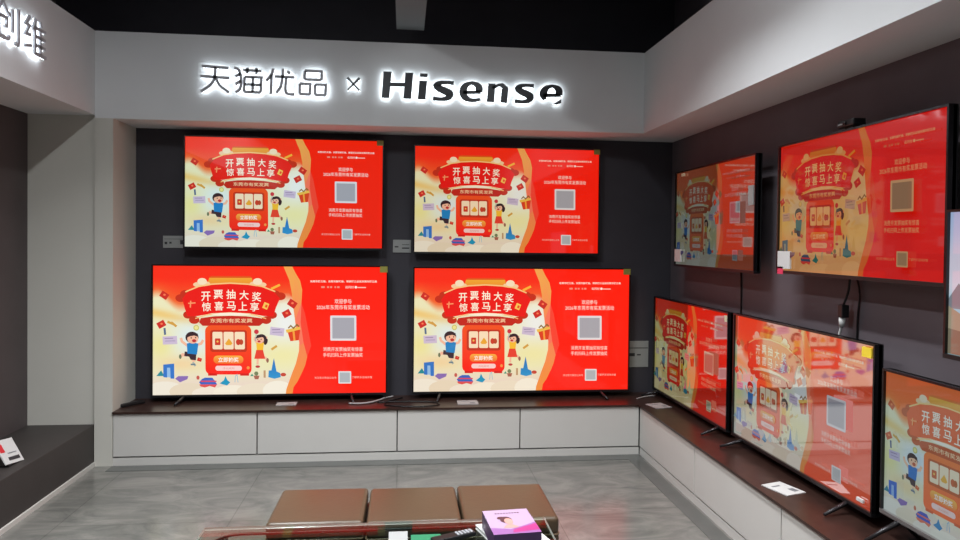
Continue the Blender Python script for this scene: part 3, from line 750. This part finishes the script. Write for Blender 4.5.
# ------------------------------------------------------------------ ottomans
def ottoman(label, x0, x1, y0, y1, h, rz=0.0):
    t = thing('ottoman', label, 'ottoman', ((x0 + x1) / 2, (y0 + y1) / 2, 0), rz, 'brown leather ottomans')
    a, b = (x1 - x0) / 2, (y1 - y0) / 2
    bm = box(-a, a, -b, b, 0.03, h - .075, .012, 3)
    obj('base', bm, M_leather, t, smooth=False)
    c = box(-a, a, -b, b, h - .073, h, .022, 4)
    top = [v for v in c.verts]
    obj('cushion', c, M_leather, t, smooth=True)
    bm = bmesh.new(); r = .014
    ring = []
    for (cx, cy, a0) in [(a - r, b - r, 0), (-a + r, b - r, 90), (-a + r, -b + r, 180), (a - r, -b + r, 270)]:
        for k in range(5): an = math.radians(a0 + 22.5 * k); ring.append((cx + r * math.cos(an), cy + r * math.sin(an), h - .074))
    obj('piping', tube(ring + [ring[0]], .004, 6), M_piping, t)
    for sx in (-1, 1):
        for sy in (-1, 1): obj('foot', box(sx * (a - .05) - .02, sx * (a - .05) + .02, sy * (b - .05) - .02, sy * (b - .05) + .02, 0, .03), M_black, t)
ottoman('brown leather cube ottoman, leftmost of the three in a row', -0.4642, -0.0580, -1.9674, -1.5540, 0.355, -0.010)
ottoman('brown leather cube ottoman in the middle of the row of three', -0.0467, 0.3595, -1.9849, -1.5663, 0.355, 0.0)
ottoman('brown leather cube ottoman, rightmost of the three, behind the purple box', 0.3687, 0.7831, -1.9972, -1.5592, 0.355, 0.0)

# ------------------------------------------------------------------ glass coffee table
zt = 0.365
t = thing('coffee_table', 'glass coffee table with thin dark frame in front of the ottomans', 'table', (0, -2.377, 0))
bm = box(-0.70, 0.715, -0.37, 0.369, zt - .012, zt, .002, 1)
for f in bm.faces: f.material_index = 0 if abs(f.normal.z) > 0.9 else 1
obj('glass_top', bm, [M_glass, M_glassedge], t)
ring = []; rr = .09
for (cx, cy, a0) in ((0.655 - rr, 0.335 - rr, 0), (-0.635 + rr, 0.335 - rr, 90), (-0.635 + rr, -0.33 + rr, 180), (0.655 - rr, -0.33 + rr, 270)):
    for k in range(9): an = math.radians(a0 + 11.25 * k); ring.append((cx + rr * math.cos(an), cy + rr * math.sin(an), zt - .0185))
obj('frame', tube(ring + [ring[0]], .006, 8), M_black, t)
for lx in (-0.60, 0.62):
    for ly in (0.30, -0.295): obj('leg', tube([(lx, ly, zt - .02), (lx, ly, 0.0)], [.011, .009], 10), M_black, t)

# things on the table
t = thing('product_box', 'purple and white box with a portrait lying on the glass table', 'box', (0.530, -2.252, zt + .018), 0.08)
obj('box_body', box(-.0925, .0925, -.1175, .1175, 0, 0.066, .0015), mat('dark_purple_card', rgb(72, 52, 88), 0.35), t)
# printed lid
bm = bmesh.new()
def tp(pts, z, mi):
    v = [bm.verts.new((p[0] * .185 - .0925, p[1] * .235 - .1175, z)) for p in pts]; f = bm.faces.new(v); f.material_index = mi
    if f.normal.z < 0: pass
    return f
H0 = 0.0664
tp([(0, 0), (1, 0), (1, 1), (0, 1)], H0, 0)
tp([(0, 0), (1, 0), (1, .42), (.72, .30), (.4, .18), (0, .28)], H0 + .0002, 1)
tp([(.42, .04), (1, .10), (1, .36), (.75, .27), (.45, .15)], H0 + .0004, 2)
def el(cx, cy, rx, ry, z, mi, n=16): tp([(cx + rx * math.cos(2 * PI * k / n), cy + ry * math.sin(2 * PI * k / n)) for k in range(n)], z, mi)
tp([(.26, .24), (.36, .36), (.50, .36), (.62, .26), (.52, .22)], H0 + .0006, 3)
el(.41, .56, .13, .14, H0 + .0008, 4); el(.33, .64, .10, .06, H0 + .0009, 4); el(.45, .49, .095, .13, H0 + .0011, 3)
for k in range(9): x_ = .24 + k * .062; tp([(x_, .82), (x_ + .04, .82), (x_ + .04, .86), (x_, .86)], H0 + .0006, 4)
bm.normal_update()
for f in bm.faces:
    if f.normal.z < 0: f.normal_flip()
obj('printed_lid', bm, [mat('pale_lilac_print', rgb(176, 152, 182), .3), mat('lilac_print', rgb(146, 98, 156), .3), mat('magenta_print', rgb(172, 58, 126), .3), mat('skin_print', rgb(200, 150, 140), .3), mat('dark_hair_print', rgb(84, 52, 60), .3)], t)
t = thing('book', 'white book lying on the glass table under the purple box', 'book', (0.550, -2.220, zt + .0005), 0.30)
obj('pages', box(-.104, .104, -.143, .143, 0.003, 0.014), M_paper, t)
bm = box(-.107, .107, -.146, .146, 0, 0.003); box(-.107, .107, -.146, .146, 0.014, 0.0172, bm=bm); obj('cover', bm, M_paper, t)
t = thing('remote_control', 'black television remote lying on the glass table beside the purple box', 'remote control', (0.308, -2.202, zt + .0005), 0.42)
obj('case', box(-.092, .092, -.023, .023, 0, 0.018, .006), M_black, t)
M_key = mat('pale_grey_keys', rgb(190, 190, 195), .5)
for i in range(5):
    for j in range(3): obj('button', box(.012 + i * .015, .021 + i * .015, -.015 + j * .011, -.008 + j * .011, 0.018, 0.0205), M_key, t)
tag(obj('leaflet', box(.14, .26, -2.33, -2.156, zt + .0005, zt + .003), mat('green_print', rgb(34, 122, 86), .4)), 'green leaflet lying on the glass table left of the remote', 'leaflet')
tag(obj('paper_sheet', box(.052, .127, -2.33, -2.118, zt + .0005, zt + .0025), mat('pale_grey_paper', rgb(158, 160, 158), .5)), 'pale grey paper lying on the glass table left of the green leaflet', 'paper')
